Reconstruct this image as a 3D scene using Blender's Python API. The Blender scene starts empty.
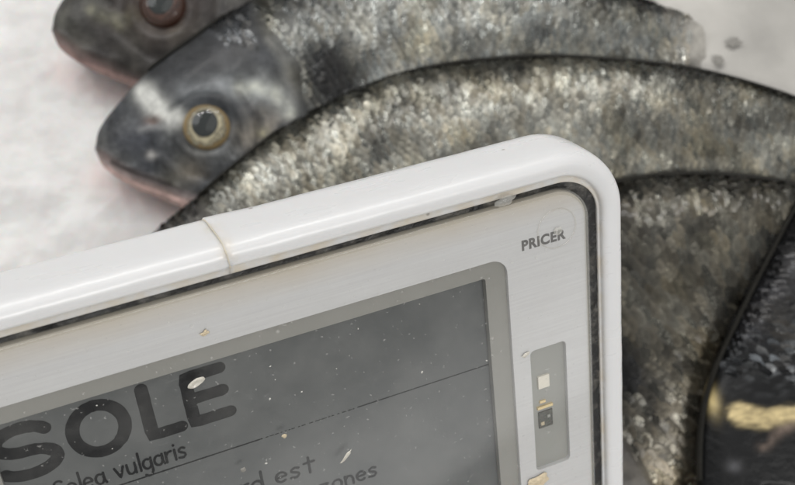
import bpy, bmesh, math, random
from math import radians, sin, cos, pi, sqrt, exp
from mathutils import Vector, Matrix, noise
random.seed(7)
MM = 0.001
S = bpy.context.scene
COL = S.collection

# ------------------------------------------------------------------ camera
TILT = radians(20)
F = 1057.24; CX, CY = 397.5, 242.5
RC = Matrix.Rotation(TILT, 3, 'X')
CAM = Vector((0, -0.36*sin(TILT), 0.36*cos(TILT)))
cd = bpy.data.cameras.new('camera'); cam = bpy.data.objects.new('camera', cd); COL.objects.link(cam)
cam.location = CAM; cam.rotation_euler = (TILT, 0, 0)
cd.sensor_width = 36; cd.lens = 36*F/795; cd.clip_start = 0.01; cd.clip_end = 50
cd.dof.use_dof = True; cd.dof.focus_distance = 0.176; cd.dof.aperture_fstop = 34
cd.dof.aperture_blades = 0
S.camera = cam

def ray(p): return RC @ Vector(((p[0]-CX)/F, -(p[1]-CY)/F, -1.0))
def proj(P):
    r = RC.transposed() @ (P-CAM); return Vector((CX+F*r.x/-r.z, CY-F*r.y/-r.z))
def at(p, z):                       # point of the place at height z (metres) seen along p
    r = ray(p); return CAM + r*((z-CAM.z)/r.z)

# label's own axes
LX = RC @ Vector((0.91971219, 0.25969163, -0.29443124))
LY = RC @ Vector((-0.1042601, 0.88459856, 0.45454947))
LN = LX.cross(LY).normalized()
LO = CAM + ray((593, 190))*0.18
def loc(p, w=0.0):                  # label coordinates (mm) of p on the layer w
    r = ray(p); t = ((LO + LN*(w*MM) - CAM).dot(LN))/r.dot(LN)
    P = CAM + r*t - LO
    return P.dot(LX)/MM, P.dot(LY)/MM
LM = Matrix(((LX.x, LY.x, LN.x, LO.x), (LX.y, LY.y, LN.y, LO.y), (LX.z, LY.z, LN.z, LO.z), (0, 0, 0, 1)))

# ------------------------------------------------------------------ materials
def lin(c):
    return tuple((x/12.92 if x <= .04045 else ((x+.055)/1.055)**2.4) for x in [v/255 for v in c]) + (1,)
def mat(name):
    m = bpy.data.materials.new(name); m.use_nodes = True
    nt = m.node_tree; b = nt.nodes['Principled BSDF']
    return m, nt, b
def N(nt, t, **k):
    n = nt.nodes.new(t)
    for a, v in k.items(): setattr(n, a, v)
    return n
def schlick(nt, f0):
    lw = N(nt, 'ShaderNodeLayerWeight'); lw.inputs['Blend'].default_value = .5
    p = N(nt, 'ShaderNodeMath', operation='POWER'); p.inputs[1].default_value = 5; nt.links.new(lw.outputs['Facing'], p.inputs[0])
    a = N(nt, 'ShaderNodeMath', operation='MULTIPLY_ADD'); a.inputs[1].default_value = 1-f0; a.inputs[2].default_value = f0
    nt.links.new(p.outputs[0], a.inputs[0]); return a
def simple(name, col, rough=.5, metal=0., coat=0., bump=0., bscale=500, spec=.5, var=0., vscale=60, sss=0.):
    m, nt, b = mat(name)
    b.inputs['Base Color'].default_value = (*col[:3], 1)
    b.inputs['Roughness'].default_value = rough; b.inputs['Metallic'].default_value = metal
    b.inputs['Coat Weight'].default_value = coat; b.inputs['Coat Roughness'].default_value = .1
    b.inputs['Specular IOR Level'].default_value = spec
    tc = N(nt, 'ShaderNodeTexCoord')
    if var:
        n = N(nt, 'ShaderNodeTexNoise'); n.inputs['Scale'].default_value = vscale; n.inputs['Detail'].default_value = 5
        nt.links.new(tc.outputs['Object'], n.inputs['Vector'])
        r = N(nt, 'ShaderNodeMapRange'); r.inputs['To Min'].default_value = 1-var; r.inputs['To Max'].default_value = 1+var
        nt.links.new(n.outputs['Fac'], r.inputs['Value'])
        x = N(nt, 'ShaderNodeVectorMath', operation='SCALE'); x.inputs[0].default_value = col[:3]
        nt.links.new(r.outputs[0], x.inputs['Scale']); nt.links.new(x.outputs[0], b.inputs['Base Color'])
    if bump:
        n = N(nt, 'ShaderNodeTexNoise'); n.inputs['Scale'].default_value = bscale; n.inputs['Detail'].default_value = 4
        nt.links.new(tc.outputs['Object'], n.inputs['Vector'])
        bp = N(nt, 'ShaderNodeBump'); bp.inputs['Strength'].default_value = bump; bp.inputs['Distance'].default_value = .0005
        nt.links.new(n.outputs['Fac'], bp.inputs['Height']); nt.links.new(bp.outputs[0], b.inputs['Normal'])
    if sss:
        b.inputs['Subsurface Weight'].default_value = sss; b.inputs['Subsurface Scale'].default_value = .002
        b.inputs['Subsurface Radius'].default_value = (1, .9, .8)
    return m

def bumper_mat():
    m, nt, b = mat('white_rubber')
    tc = N(nt, 'ShaderNodeTexCoord')
    # yellow grime settled beside the inner lip and near the seam
    n = N(nt, 'ShaderNodeTexNoise'); n.inputs['Scale'].default_value = 260; n.inputs['Detail'].default_value = 6
    nt.links.new(tc.outputs['Object'], n.inputs['Vector'])
    at_ = N(nt, 'ShaderNodeAttribute', attribute_name='grime')
    mu = N(nt, 'ShaderNodeMath', operation='MULTIPLY'); nt.links.new(at_.outputs['Fac'], mu.inputs[0])
    mr = N(nt, 'ShaderNodeMapRange'); mr.inputs['From Min'].default_value = .35; mr.inputs['From Max'].default_value = .65
    nt.links.new(n.outputs['Fac'], mr.inputs['Value']); nt.links.new(mr.outputs[0], mu.inputs[1])
    mx = N(nt, 'ShaderNodeMix', data_type='RGBA')
    mx.inputs['A'].default_value = (.665, .665, .665, 1); mx.inputs['B'].default_value = (.58, .47, .30, 1)
    nt.links.new(mu.outputs[0], mx.inputs['Factor'])
    # small dark pits
    v = N(nt, 'ShaderNodeTexVoronoi'); v.inputs['Scale'].default_value = 130
    nt.links.new(tc.outputs['Object'], v.inputs['Vector'])
    r2 = N(nt, 'ShaderNodeMapRange'); r2.inputs['From Min'].default_value = .035; r2.inputs['From Max'].default_value = .06
    nt.links.new(v.outputs['Distance'], r2.inputs['Value'])
    mx2 = N(nt, 'ShaderNodeMix', data_type='RGBA'); mx2.inputs['A'].default_value = (.33, .31, .28, 1)
    nt.links.new(r2.outputs[0], mx2.inputs['Factor']); nt.links.new(mx.outputs['Result'], mx2.inputs['B'])
    nt.links.new(mx2.outputs['Result'], b.inputs['Base Color'])
    n3 = N(nt, 'ShaderNodeTexNoise'); n3.inputs['Scale'].default_value = 420; n3.inputs['Detail'].default_value = 3
    mp = N(nt, 'ShaderNodeMapping'); mp.inputs['Scale'].default_value = (.25, 1, 1)
    nt.links.new(tc.outputs['Object'], mp.inputs[0]); nt.links.new(mp.outputs[0], n3.inputs['Vector'])
    bp = N(nt, 'ShaderNodeBump'); bp.inputs['Strength'].default_value = .12; bp.inputs['Distance'].default_value = .0005
    nt.links.new(n3.outputs['Fac'], bp.inputs['Height']); nt.links.new(bp.outputs[0], b.inputs['Normal'])
    r3 = N(nt, 'ShaderNodeMapRange'); r3.inputs['To Min'].default_value = .18; r3.inputs['To Max'].default_value = .42
    nt.links.new(n.outputs['Fac'], r3.inputs['Value']); nt.links.new(r3.outputs[0], b.inputs['Roughness'])
    nt.links.new(n3.outputs['Fac'], r3.inputs['Value'])
    b.inputs['Subsurface Weight'].default_value = .35; b.inputs['Subsurface Scale'].default_value = .002
    b.inputs['Subsurface Radius'].default_value = (1, .9, .8)
    return m

def plate_mat():
    m, nt, b = mat('brushed_pale_plate')
    tc = N(nt, 'ShaderNodeTexCoord'); mp = N(nt, 'ShaderNodeMapping'); mp.inputs['Scale'].default_value = (60, 2600, 1)
    nt.links.new(tc.outputs['Object'], mp.inputs[0])
    n = N(nt, 'ShaderNodeTexNoise'); n.inputs['Scale'].default_value = 1; n.inputs['Detail'].default_value = 3
    nt.links.new(mp.outputs[0], n.inputs['Vector'])
    n2 = N(nt, 'ShaderNodeTexNoise'); n2.inputs['Scale'].default_value = 45; n2.inputs['Detail'].default_value = 6
    nt.links.new(tc.outputs['Object'], n2.inputs['Vector'])
    ra = N(nt, 'ShaderNodeValToRGB'); ra.color_ramp.elements[0].position = .3; ra.color_ramp.elements[1].position = .7
    ra.color_ramp.elements[0].color = (.545, .54, .535, 1); ra.color_ramp.elements[1].color = (.60, .60, .59, 1)
    nt.links.new(n.outputs['Fac'], ra.inputs[0])
    # beige soil along the outer border: attribute-free, by distance to the plate edge in the plate's own plane
    sx = N(nt, 'ShaderNodeSeparateXYZ'); nt.links.new(tc.outputs['Object'], sx.inputs[0])
    e = N(nt, 'ShaderNodeMapRange'); e.inputs['From Min'].default_value = -.0035; e.inputs['From Max'].default_value = .0012
    nt.links.new(sx.outputs['Y'], e.inputs['Value'])
    mu = N(nt, 'ShaderNodeMath', operation='MULTIPLY'); nt.links.new(e.outputs[0], mu.inputs[0]); nt.links.new(n2.outputs['Fac'], mu.inputs[1])
    mx = N(nt, 'ShaderNodeMix', data_type='RGBA'); mx.inputs['B'].default_value = (.50, .42, .30, 1)
    nt.links.new(mu.outputs[0], mx.inputs['Factor']); nt.links.new(ra.outputs[0], mx.inputs['A'])
    nt.links.new(mx.outputs['Result'], b.inputs['Base Color'])
    b.inputs['Roughness'].default_value = .42; b.inputs['Specular IOR Level'].default_value = .4
    return m

def cover_mat():
    m = bpy.data.materials.new('scuffed_clear_plastic'); m.use_nodes = True; nt = m.node_tree; nt.nodes.clear()
    out = N(nt, 'ShaderNodeOutputMaterial'); tr = N(nt, 'ShaderNodeBsdfTransparent'); gl = N(nt, 'ShaderNodeBsdfGlossy')
    di = N(nt, 'ShaderNodeBsdfDiffuse'); di.inputs[0].default_value = (.72, .71, .67, 1)
    gl.inputs['Roughness'].default_value = .08
    fr = schlick(nt, .075)
    m1 = N(nt, 'ShaderNodeMixShader'); nt.links.new(fr.outputs[0], m1.inputs[0]); nt.links.new(tr.outputs[0], m1.inputs[1]); nt.links.new(gl.outputs[0], m1.inputs[2])
    tc = N(nt, 'ShaderNodeTexCoord')
    def spots(scale, lo, hi, seed):
        mp = N(nt, 'ShaderNodeMapping'); mp.inputs['Location'].default_value = (seed, seed*.7, 0)
        nt.links.new(tc.outputs['Object'], mp.inputs[0])
        ns = N(nt, 'ShaderNodeTexNoise'); ns.inputs['Scale'].default_value = scale*1.7; nt.links.new(mp.outputs[0], ns.inputs['Vector'])
        ad = N(nt, 'ShaderNodeVectorMath', operation='MULTIPLY_ADD')
        ad.inputs[1].default_value = (.9/scale,)*3
        nt.links.new(ns.outputs['Color'], ad.inputs[0]); nt.links.new(mp.outputs[0], ad.inputs[2])
        v = N(nt, 'ShaderNodeTexVoronoi'); v.inputs['Scale'].default_value = scale
        nt.links.new(ad.outputs[0], v.inputs['Vector'])
        r = N(nt, 'ShaderNodeMapRange'); r.inputs['From Min'].default_value = hi; r.inputs['From Max'].default_value = lo
        nt.links.new(v.outputs['Distance'], r.inputs['Value'])
        # only some cells carry a speck
        cc = N(nt, 'ShaderNodeSeparateColor'); nt.links.new(v.outputs['Color'], cc.inputs[0])
        g = N(nt, 'ShaderNodeMath', operation='GREATER_THAN'); g.inputs[1].default_value = .55; nt.links.new(cc.outputs[0], g.inputs[0])
        x = N(nt, 'ShaderNodeMath', operation='MULTIPLY'); nt.links.new(r.outputs[0], x.inputs[0]); nt.links.new(g.outputs[0], x.inputs[1])
        return x.outputs[0]
    def mx_(a, b_):
        x = N(nt, 'ShaderNodeMath', operation='MAXIMUM'); nt.links.new(a, x.inputs[0]); nt.links.new(b_, x.inputs[1]); return x.outputs[0]
    s1 = spots(420, .06, .13, 0); s2 = spots(170, .03, .07, 3.1); s3 = spots(900, .08, .16, 5.7)
    # fine scratches: stretched noise
    mp = N(nt, 'ShaderNodeMapping'); mp.inputs['Rotation'].default_value = (0, 0, .9); mp.inputs['Scale'].default_value = (1, 26, 1)
    nt.links.new(tc.outputs['Object'], mp.inputs[0])
    ns = N(nt, 'ShaderNodeTexNoise'); ns.inputs['Scale'].default_value = 110; ns.inputs['Detail'].default_value = 3
    nt.links.new(mp.outputs[0], ns.inputs['Vector'])
    rs = N(nt, 'ShaderNodeMapRange'); rs.inputs['From Min'].default_value = .69; rs.inputs['From Max'].default_value = .74; rs.inputs['To Max'].default_value = .35
    nt.links.new(ns.outputs['Fac'], rs.inputs['Value'])
    # a film of dried wet
    nf = N(nt, 'ShaderNodeTexNoise'); nf.inputs['Scale'].default_value = 70; nf.inputs['Detail'].default_value = 7; nf.inputs['Roughness'].default_value = .65
    nt.links.new(tc.outputs['Object'], nf.inputs['Vector'])
    rf = N(nt, 'ShaderNodeMapRange'); rf.inputs['From Min'].default_value = .4; rf.inputs['From Max'].default_value = .75
    rf.inputs['To Min'].default_value = .004; rf.inputs['To Max'].default_value = .085
    nt.links.new(nf.outputs['Fac'], rf.inputs['Value'])
    sp = mx_(mx_(s1, s2), mx_(s3, rs.outputs[0]))
    sc = N(nt, 'ShaderNodeMath', operation='MULTIPLY'); sc.inputs[1].default_value = .24; nt.links.new(sp, sc.inputs[0])
    al = mx_(sc.outputs[0], rf.outputs[0])
    m2 = N(nt, 'ShaderNodeMixShader'); nt.links.new(al, m2.inputs[0]); nt.links.new(m1.outputs[0], m2.inputs[1]); nt.links.new(di.outputs[0], m2.inputs[2])
    nt.links.new(m2.outputs[0], out.inputs[0])
    return m

def clear_mat(name, tint=(1, 1, 1), rough=.03, haze=0.):
    m = bpy.data.materials.new(name); m.use_nodes = True; nt = m.node_tree; nt.nodes.clear()
    out = N(nt, 'ShaderNodeOutputMaterial'); tr = N(nt, 'ShaderNodeBsdfTransparent'); gl = N(nt, 'ShaderNodeBsdfGlossy')
    tr.inputs[0].default_value = (*tint, 1)
    gl.inputs['Roughness'].default_value = rough; fr = schlick(nt, .03)
    m1 = N(nt, 'ShaderNodeMixShader'); nt.links.new(fr.outputs[0], m1.inputs[0]); nt.links.new(tr.outputs[0], m1.inputs[1]); nt.links.new(gl.outputs[0], m1.inputs[2])
    last = m1
    if haze:
        di = N(nt, 'ShaderNodeBsdfDiffuse'); di.inputs[0].default_value = (.7, .69, .64, 1)
        m2 = N(nt, 'ShaderNodeMixShader'); m2.inputs[0].default_value = haze
        nt.links.new(m1.outputs[0], m2.inputs[1]); nt.links.new(di.outputs[0], m2.inputs[2]); last = m2
    nt.links.new(last.outputs[0], out.inputs[0]); return m

def gasket_mat():
    m, nt, b = mat('grimy_black_gap')
    tc = N(nt, 'ShaderNodeTexCoord')
    n = N(nt, 'ShaderNodeTexNoise'); n.inputs['Scale'].default_value = 330; n.inputs['Detail'].default_value = 8; n.inputs['Roughness'].default_value = .7
    nt.links.new(tc.outputs['Object'], n.inputs['Vector'])
    ra = N(nt, 'ShaderNodeValToRGB'); ra.color_ramp.elements[0].position = .48; ra.color_ramp.elements[1].position = .8
    ra.color_ramp.elements[0].color = (.008, .008, .008, 1); ra.color_ramp.elements[1].color = (.16, .15, .13, 1)
    nt.links.new(n.outputs['Fac'], ra.inputs[0]); nt.links.new(ra.outputs[0], b.inputs['Base Color'])
    bp = N(nt, 'ShaderNodeBump'); bp.inputs['Strength'].default_value = .6; bp.inputs['Distance'].default_value = .0006
    nt.links.new(n.outputs['Fac'], bp.inputs['Height']); nt.links.new(bp.outputs[0], b.inputs['Normal'])
    b.inputs['Roughness'].default_value = .3
    return m

def skin_mat(name, coat=.1, rough=.46):
    m, nt, b = mat(name)
    a = N(nt, 'ShaderNodeAttribute', attribute_name='Col'); tc = N(nt, 'ShaderNodeTexCoord')
    n = N(nt, 'ShaderNodeTexNoise'); n.inputs['Scale'].default_value = 170; n.inputs['Detail'].default_value = 7; n.inputs['Roughness'].default_value = .65
    nt.links.new(tc.outputs['Object'], n.inputs['Vector'])
    r = N(nt, 'ShaderNodeMapRange'); r.inputs['From Min'].default_value = .3; r.inputs['From Max'].default_value = .7
    r.inputs['To Min'].default_value = .5; r.inputs['To Max'].default_value = 1.2
    nt.links.new(n.outputs['Fac'], r.inputs['Value'])
    x = N(nt, 'ShaderNodeVectorMath', operation='SCALE'); nt.links.new(a.outputs['Color'], x.inputs[0]); nt.links.new(r.outputs[0], x.inputs['Scale'])
    nt.links.new(x.outputs[0], b.inputs['Base Color'])
    b.inputs['Roughness'].default_value = rough; b.inputs['Coat Weight'].default_value = coat; b.inputs['Coat Roughness'].default_value = .2; b.inputs['Specular IOR Level'].default_value = .22
    n2 = N(nt, 'ShaderNodeTexNoise'); n2.inputs['Scale'].default_value = 420; n2.inputs['Detail'].default_value = 4
    nt.links.new(tc.outputs['Object'], n2.inputs['Vector'])
    bp = N(nt, 'ShaderNodeBump'); bp.inputs['Strength'].default_value = .55; bp.inputs['Distance'].default_value = .0008
    nt.links.new(n2.outputs['Fac'], bp.inputs['Height']); nt.links.new(bp.outputs[0], b.inputs['Normal'])
    return m

def scale_mat():
    m, nt, b = mat('fish_scales')
    a = N(nt, 'ShaderNodeAttribute', attribute_name='Col'); g = N(nt, 'ShaderNodeNewGeometry'); tc = N(nt, 'ShaderNodeTexCoord')
    wn = N(nt, 'ShaderNodeTexWhiteNoise', noise_dimensions='1D'); nt.links.new(g.outputs['Random Per Island'], wn.inputs['W'])
    r = N(nt, 'ShaderNodeMapRange'); r.inputs['To Min'].default_value = .8; r.inputs['To Max'].default_value = 1.25
    nt.links.new(g.outputs['Random Per Island'], r.inputs['Value'])
    n = N(nt, 'ShaderNodeTexNoise'); n.inputs['Scale'].default_value = 60; n.inputs['Detail'].default_value = 6; n.inputs['Roughness'].default_value = .6
    nt.links.new(tc.outputs['Object'], n.inputs['Vector'])
    r2 = N(nt, 'ShaderNodeMapRange'); r2.inputs['From Min'].default_value = .3; r2.inputs['From Max'].default_value = .7
    r2.inputs['To Min'].default_value = .5; r2.inputs['To Max'].default_value = 1.5
    nt.links.new(n.outputs['Fac'], r2.inputs['Value'])
    mm = N(nt, 'ShaderNodeMath', operation='MULTIPLY'); nt.links.new(r.outputs[0], mm.inputs[0]); nt.links.new(r2.outputs[0], mm.inputs[1])
    x = N(nt, 'ShaderNodeVectorMath', operation='SCALE'); nt.links.new(a.outputs['Color'], x.inputs[0]); nt.links.new(mm.outputs[0], x.inputs['Scale'])
    mx = N(nt, 'ShaderNodeMix', data_type='RGBA', blend_type='MULTIPLY'); mx.inputs['Factor'].default_value = .3
    hr = N(nt, 'ShaderNodeValToRGB'); e = hr.color_ramp.elements
    e[0].color = (.8, .93, 1, 1); e[1].color = (1, .84, .58, 1); e.new(.5).color = (1, 1, .95, 1)
    nt.links.new(wn.outputs['Value'], hr.inputs[0]); nt.links.new(x.outputs[0], mx.inputs['A']); nt.links.new(hr.outputs[0], mx.inputs['B'])
    nt.links.new(mx.outputs['Result'], b.inputs['Base Color'])
    b.inputs['Metallic'].default_value = .7
    r3 = N(nt, 'ShaderNodeMapRange'); r3.inputs['To Min'].default_value = .22; r3.inputs['To Max'].default_value = .45
    nt.links.new(wn.outputs['Value'], r3.inputs['Value']); nt.links.new(r3.outputs[0], b.inputs['Roughness'])
    b.inputs['Coat Weight'].default_value = .15; b.inputs['Coat Roughness'].default_value = .12; b.inputs['Specular IOR Level'].default_value = .4
    n2 = N(nt, 'ShaderNodeTexNoise'); n2.inputs['Scale'].default_value = 700; n2.inputs['Detail'].default_value = 3
    nt.links.new(tc.outputs['Object'], n2.inputs['Vector'])
    bp = N(nt, 'ShaderNodeBump'); bp.inputs['Strength'].default_value = .4; bp.inputs['Distance'].default_value = .0006
    nt.links.new(n2.outputs['Fac'], bp.inputs['Height']); nt.links.new(bp.outputs[0], b.inputs['Normal'])
    return m

def ice_mat():
    m, nt, b = mat('crushed_ice')
    tc = N(nt, 'ShaderNodeTexCoord')
    n = N(nt, 'ShaderNodeTexNoise'); n.inputs['Scale'].default_value = 55; n.inputs['Detail'].default_value = 8; n.inputs['Roughness'].default_value = .6
    nt.links.new(tc.outputs['Object'], n.inputs['Vector'])
    ra = N(nt, 'ShaderNodeValToRGB'); e = ra.color_ramp.elements
    e[0].position = .3; e[1].position = .7; e[0].color = (.64, .62, .60, 1); e[1].color = (.80, .79, .77, 1)
    nt.links.new(n.outputs['Fac'], ra.inputs[0])
    a = N(nt, 'ShaderNodeAttribute', attribute_name='Col')
    mx = N(nt, 'ShaderNodeMix', data_type='RGBA', blend_type='MULTIPLY'); mx.inputs['Factor'].default_value = 1
    nt.links.new(ra.outputs[0], mx.inputs['A']); nt.links.new(a.outputs['Color'], mx.inputs['B'])
    nt.links.new(mx.outputs['Result'], b.inputs['Base Color'])
    b.inputs['Roughness'].default_value = .38
    b.inputs['Subsurface Weight'].default_value = .3; b.inputs['Subsurface Scale'].default_value = .004
    n2 = N(nt, 'ShaderNodeTexVoronoi'); n2.inputs['Scale'].default_value = 190
    nt.links.new(tc.outputs['Object'], n2.inputs['Vector'])
    bp = N(nt, 'ShaderNodeBump'); bp.inputs['Strength'].default_value = .3; bp.inputs['Distance'].default_value = .001
    nt.links.new(n2.outputs['Distance'], bp.inputs['Height']); nt.links.new(bp.outputs[0], b.inputs['Normal'])
    return m

M_bump = bumper_mat(); M_plate = plate_mat(); M_cover = cover_mat(); M_gap = gasket_mat()
M_skin = skin_mat('fish_skin'); M_scale = scale_mat(); M_ice = ice_mat()
M_rim = simple('grey_window_border', (.27, .265, .24), .45, var=.08, vscale=50)
M_lcd = simple('grey_display', (.125, .130, .128), .6, spec=.1, var=.12, vscale=38)
M_ink = simple('display_ink', (.018, .0185, .0195), .7, spec=.08, var=.3, vscale=900)
M_logo = simple('logo_ink', (.13, .125, .12), .5, var=.25, vscale=1200)
M_back = simple('grey_casing', (.45, .45, .44), .5)
M_edge = clear_mat('clear_cover_edge', (.86, .84, .79), .08, .22)
M_glue = simple('yellowed_glue', (.60, .55, .44), .35, bump=.5, bscale=900)
M_sens = simple('grey_sensor_pane', (.30, .30, .275), .35, var=.05)
M_chipw = simple('white_ceramic_chip', (.72, .68, .58), .4, var=.1, vscale=1500)
M_gold = simple('gold_contact', (.95, .76, .42), .38, metal=.9)
M_chipd = simple('dark_chip', (.075, .075, .06), .4, var=.85, vscale=1500, bump=.8, bscale=1800)
M_fin = simple('dark_fin', (.022, .021, .018), .55, coat=.0, spec=.25, bump=.6, bscale=400, var=.4, vscale=200)
M_tail = simple('pale_tail_fin', (.40, .385, .355), .42, bump=.5, bscale=160, var=.7, vscale=24)
M_pupil = simple('pupil', (.022, .027, .027), .6, coat=.0, spec=.05)
M_cornea = clear_mat('wet_cornea', (.97, .97, .97), .06, .025)
M_drop = clear_mat('water_drop', (.93, .92, .9), .02, .35)
M_flake = simple('dried_scale', (.55, .52, .45), .3, coat=.4, bump=.6, bscale=1500)
M_crumb = simple('tan_crumb', (.62, .52, .36), .6, bump=.8, bscale=2500, var=.3, vscale=1500)
M_speck = simple('white_specks', (.52, .51, .47), .5)
M_bit = simple('dark_bit', (.22, .21, .19), .7, coat=0)

def link(name, me, m=None, parent=None):
    o = bpy.data.objects.new(name, me); COL.objects.link(o)
    if m is not None and not me.materials:
        me.materials.append(m)
    if parent is not None: o.parent = parent
    return o
def pyd(name, V, Fc, m=None, parent=None, smooth=True):
    me = bpy.data.meshes.new(name); me.from_pydata([tuple(v) for v in V], [], Fc); me.update()
    if smooth: me.polygons.foreach_set('use_smooth', [True]*len(me.polygons))
    return link(name, me, m, parent)
def tag(o, label=None, cat=None, group=None, kind=None):
    if label: o['label'] = label
    if cat: o['category'] = cat
    if group: o['group'] = group
    if kind: o['kind'] = kind
    return o

# ================================================================== THE SHELF LABEL
lab = bpy.data.objects.new('electronic_shelf_label', None); COL.objects.link(lab); lab.empty_display_size = .02
lab.matrix_world = LM
tag(lab, 'white rubber-edged electronic price label reading SOLE, tilted in front of the fish', 'price label')

U0, U1, V0, V1 = -121.0, 1.25, -82.0, 3.55       # inner edge of the bumper (mm)
R0 = 8.0
def rr(u0, u1, v0, v1, r, n=10):
    pts = []
    for cx, cy, a0 in ((u1-r, v1-r, 90), (u1-r, v0+r, 0), (u0+r, v0+r, -90), (u0+r, v1-r, -180)):
        for k in range(n+1):
            a = radians(a0 - 90*k/n); pts.append((cx+r*cos(a), cy+r*sin(a)))
    return pts                                   # clockwise from the top right
def base_path():
    """(u, v, outward nu, nv) round the frame, clockwise from the seam on the top edge"""
    P = []; r = R0; seam = -63.2; bseam = -58.0
    def line(a, b, nrm, k):
        for i in range(k): t = i/k; P.append((a[0]+(b[0]-a[0])*t, a[1]+(b[1]-a[1])*t, *nrm))
    def arc(c, a0, k=22):
        for i in range(k): a = radians(a0-90*i/k); P.append((c[0]+r*cos(a), c[1]+r*sin(a), cos(a), sin(a)))
    line((seam, V1), (U1-r, V1), (0, 1), 60); arc((U1-r, V1-r), 90)
    line((U1, V1-r), (U1, V0+r), (1, 0), 60); arc((U1-r, V0+r), 0)
    line((U1-r, V0), (bseam, V0), (0, -1), 30); P.append((bseam, V0, 0, -1))
    nright = len(P)
    line((bseam, V0), (U0+r, V0), (0, -1), 30); arc((U0+r, V0+r), -90)
    line((U0, V0+r), (U0, V1-r), (-1, 0), 30); arc((U0+r, V1-r), -180)
    line((U0+r, V1), (seam, V1), (0, 1), 60); P.append((seam, V1, 0, 1))
    return P[:nright], P[nright:]
PROF = [(0, -3.2), (0, -1.1), (.03, -.92), (.12, -.84), (.28, -.8), (.36, -.72), (.42, -.45), (.56, -.05), (.85, .32), (1.3, .6), (1.9, .78), (2.5, .84), (3.05, .78),
        (3.6, .52), (4.1, .08), (4.5, -.55), (4.75, -1.3), (4.88, -2.2), (4.94, -3.5), (4.92, -6), (4.85, -8.5), (4.7, -10), (4.35, -11.2), (3.8, -11.8), (3, -12), (0, -12)]
def sweep(path, prof, name, m, flip=False, extra=0.0, seam_first=True, grime=True):
    V, Fc, G = [], [], []; n = len(prof); L = len(path)
    for i, (u, v, nu, nv) in enumerate(path):
        for j, (o, w) in enumerate(prof):
            d = abs(u-(-63.2)) if nv > .5 else 99
            ee = extra*exp(-(d/5)**2) if j > 5 else 0
            uu = u
            if nv > .99 and d < 6:               # the cut leans and bows
                t = j/n; uu += (-1.3*t + .5*sin(pi*t))*max(0, 1-d/6)
            wob = .05*noise.noise(Vector((u*.12, v*.12, j*.15))) + .035*noise.noise(Vector((u*.5, v*.5, j*.3)))
            if j < 6 and nv > 0: o = o - .95*nv**2*(1 if j < 5 else .1)
            oo = o + (ee + wob if 5 < j < n-1 else 0)
            V.append(((uu+nu*oo)*MM, (v+nv*oo)*MM, (w + (ee if 6 < j < 14 else 0) + (wob if 5 < j < 16 else 0))*MM))
            g = max(0, 1-abs(j-5.5)/3.2)*(.35+.65*exp(-((u+54)/9)**2) if nv > .5 else .35)
            if j < 6: g = .5
            G.append(min(1, g + (.55*exp(-(d/1.1)**2) if nv > .5 else 0)))
    for i in range(L-1):
        for j in range(n-1):
            a = i*n+j; f = (a, a+1, a+n+1, a+n); Fc.append(f)
    Fc.append(tuple(range(n))[::-1]); Fc.append(tuple((L-1)*n+k for k in range(n)))
    o = pyd(name, V, Fc, m, lab)
    at_ = o.data.attributes.new('grime', 'FLOAT', 'POINT'); at_.data.foreach_set('value', G)
    bm = bmesh.new(); bm.from_mesh(o.data); bmesh.ops.recalc_face_normals(bm, faces=bm.faces); bm.to_mesh(o.data); bm.free()
    return o
pr_, pl_ = base_path()
b1 = sweep(pr_, PROF, 'bumper', M_bump, extra=.3); b1['label'] = 'right length of the white rubber bumper, slightly proud at the joint'
b2 = sweep(pl_, PROF, 'bumper', M_bump, extra=-.04); b2['label'] = 'left length of the white rubber bumper'
# glue in the joint
V, Fc = [], []; k = 8; pts = []
for j in range(4, 24):
    o, w = PROF[j]; t = j/len(PROF); uu = -63.2 - 1.3*t + .5*sin(pi*t); pts.append(Vector((uu*MM, (V1+o+.0)*MM, (w)*MM)))
for j, p in enumerate(pts):
    r = (.13 + .10*noise.noise(Vector((j*.7, 1, 2))))*MM
    tn = (pts[min(j+1, len(pts)-1)]-pts[max(j-1, 0)]).normalized(); a = Vector((1, 0, 0)); b_ = tn.cross(a).normalized()
    for q in range(k): th = 2*pi*q/k; V.append(p + a*r*1.3*cos(th) + b_*r*.9*sin(th))
for j in range(len(pts)-1):
    for q in range(k): Fc.append((j*k+q, j*k+(q+1) % k, (j+1)*k+(q+1) % k, (j+1)*k+q))
pyd('glue_seam', V, Fc, M_glue, lab)
# black gap between bumper and cover: a sunken ring
def ring(a, b_, wa, wb, name, m, rows=6, bumpy=0.):
    n = len(a); V, Fc = [], []
    for r in range(rows+1):
        t = r/rows
        for (x, y), (x2, y2) in zip(a, b_):
            z = wa+(wb-wa)*t + (bumpy*noise.noise(Vector((x*1.3, y*1.3, t*3))) if 0 < t < 1 else 0)
            V.append(((x+(x2-x)*t)*MM, (y+(y2-y)*t)*MM, z*MM))
    for r in range(rows):
        for i in range(n): Fc.append((r*n+i, r*n+(i+1) % n, (r+1)*n+(i+1) % n, (r+1)*n+i))
    return pyd(name, V, Fc, m, lab)
def dense(p, step=1.0):
    o = []
    for i in range(len(p)):
        a, b_ = p[i], p[(i+1) % len(p)]; d = math.hypot(a[0]-b_[0], a[1]-b_[1]); k = max(1, int(d/step))
        for q in range(k): o.append((a[0]+(b_[0]-a[0])*q/k, a[1]+(b_[1]-a[1])*q/k))
    return o
gi, go_ = dense(rr(U0+3, U1-3.1, V0+3, V1-2.9, 5.5)), None
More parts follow.
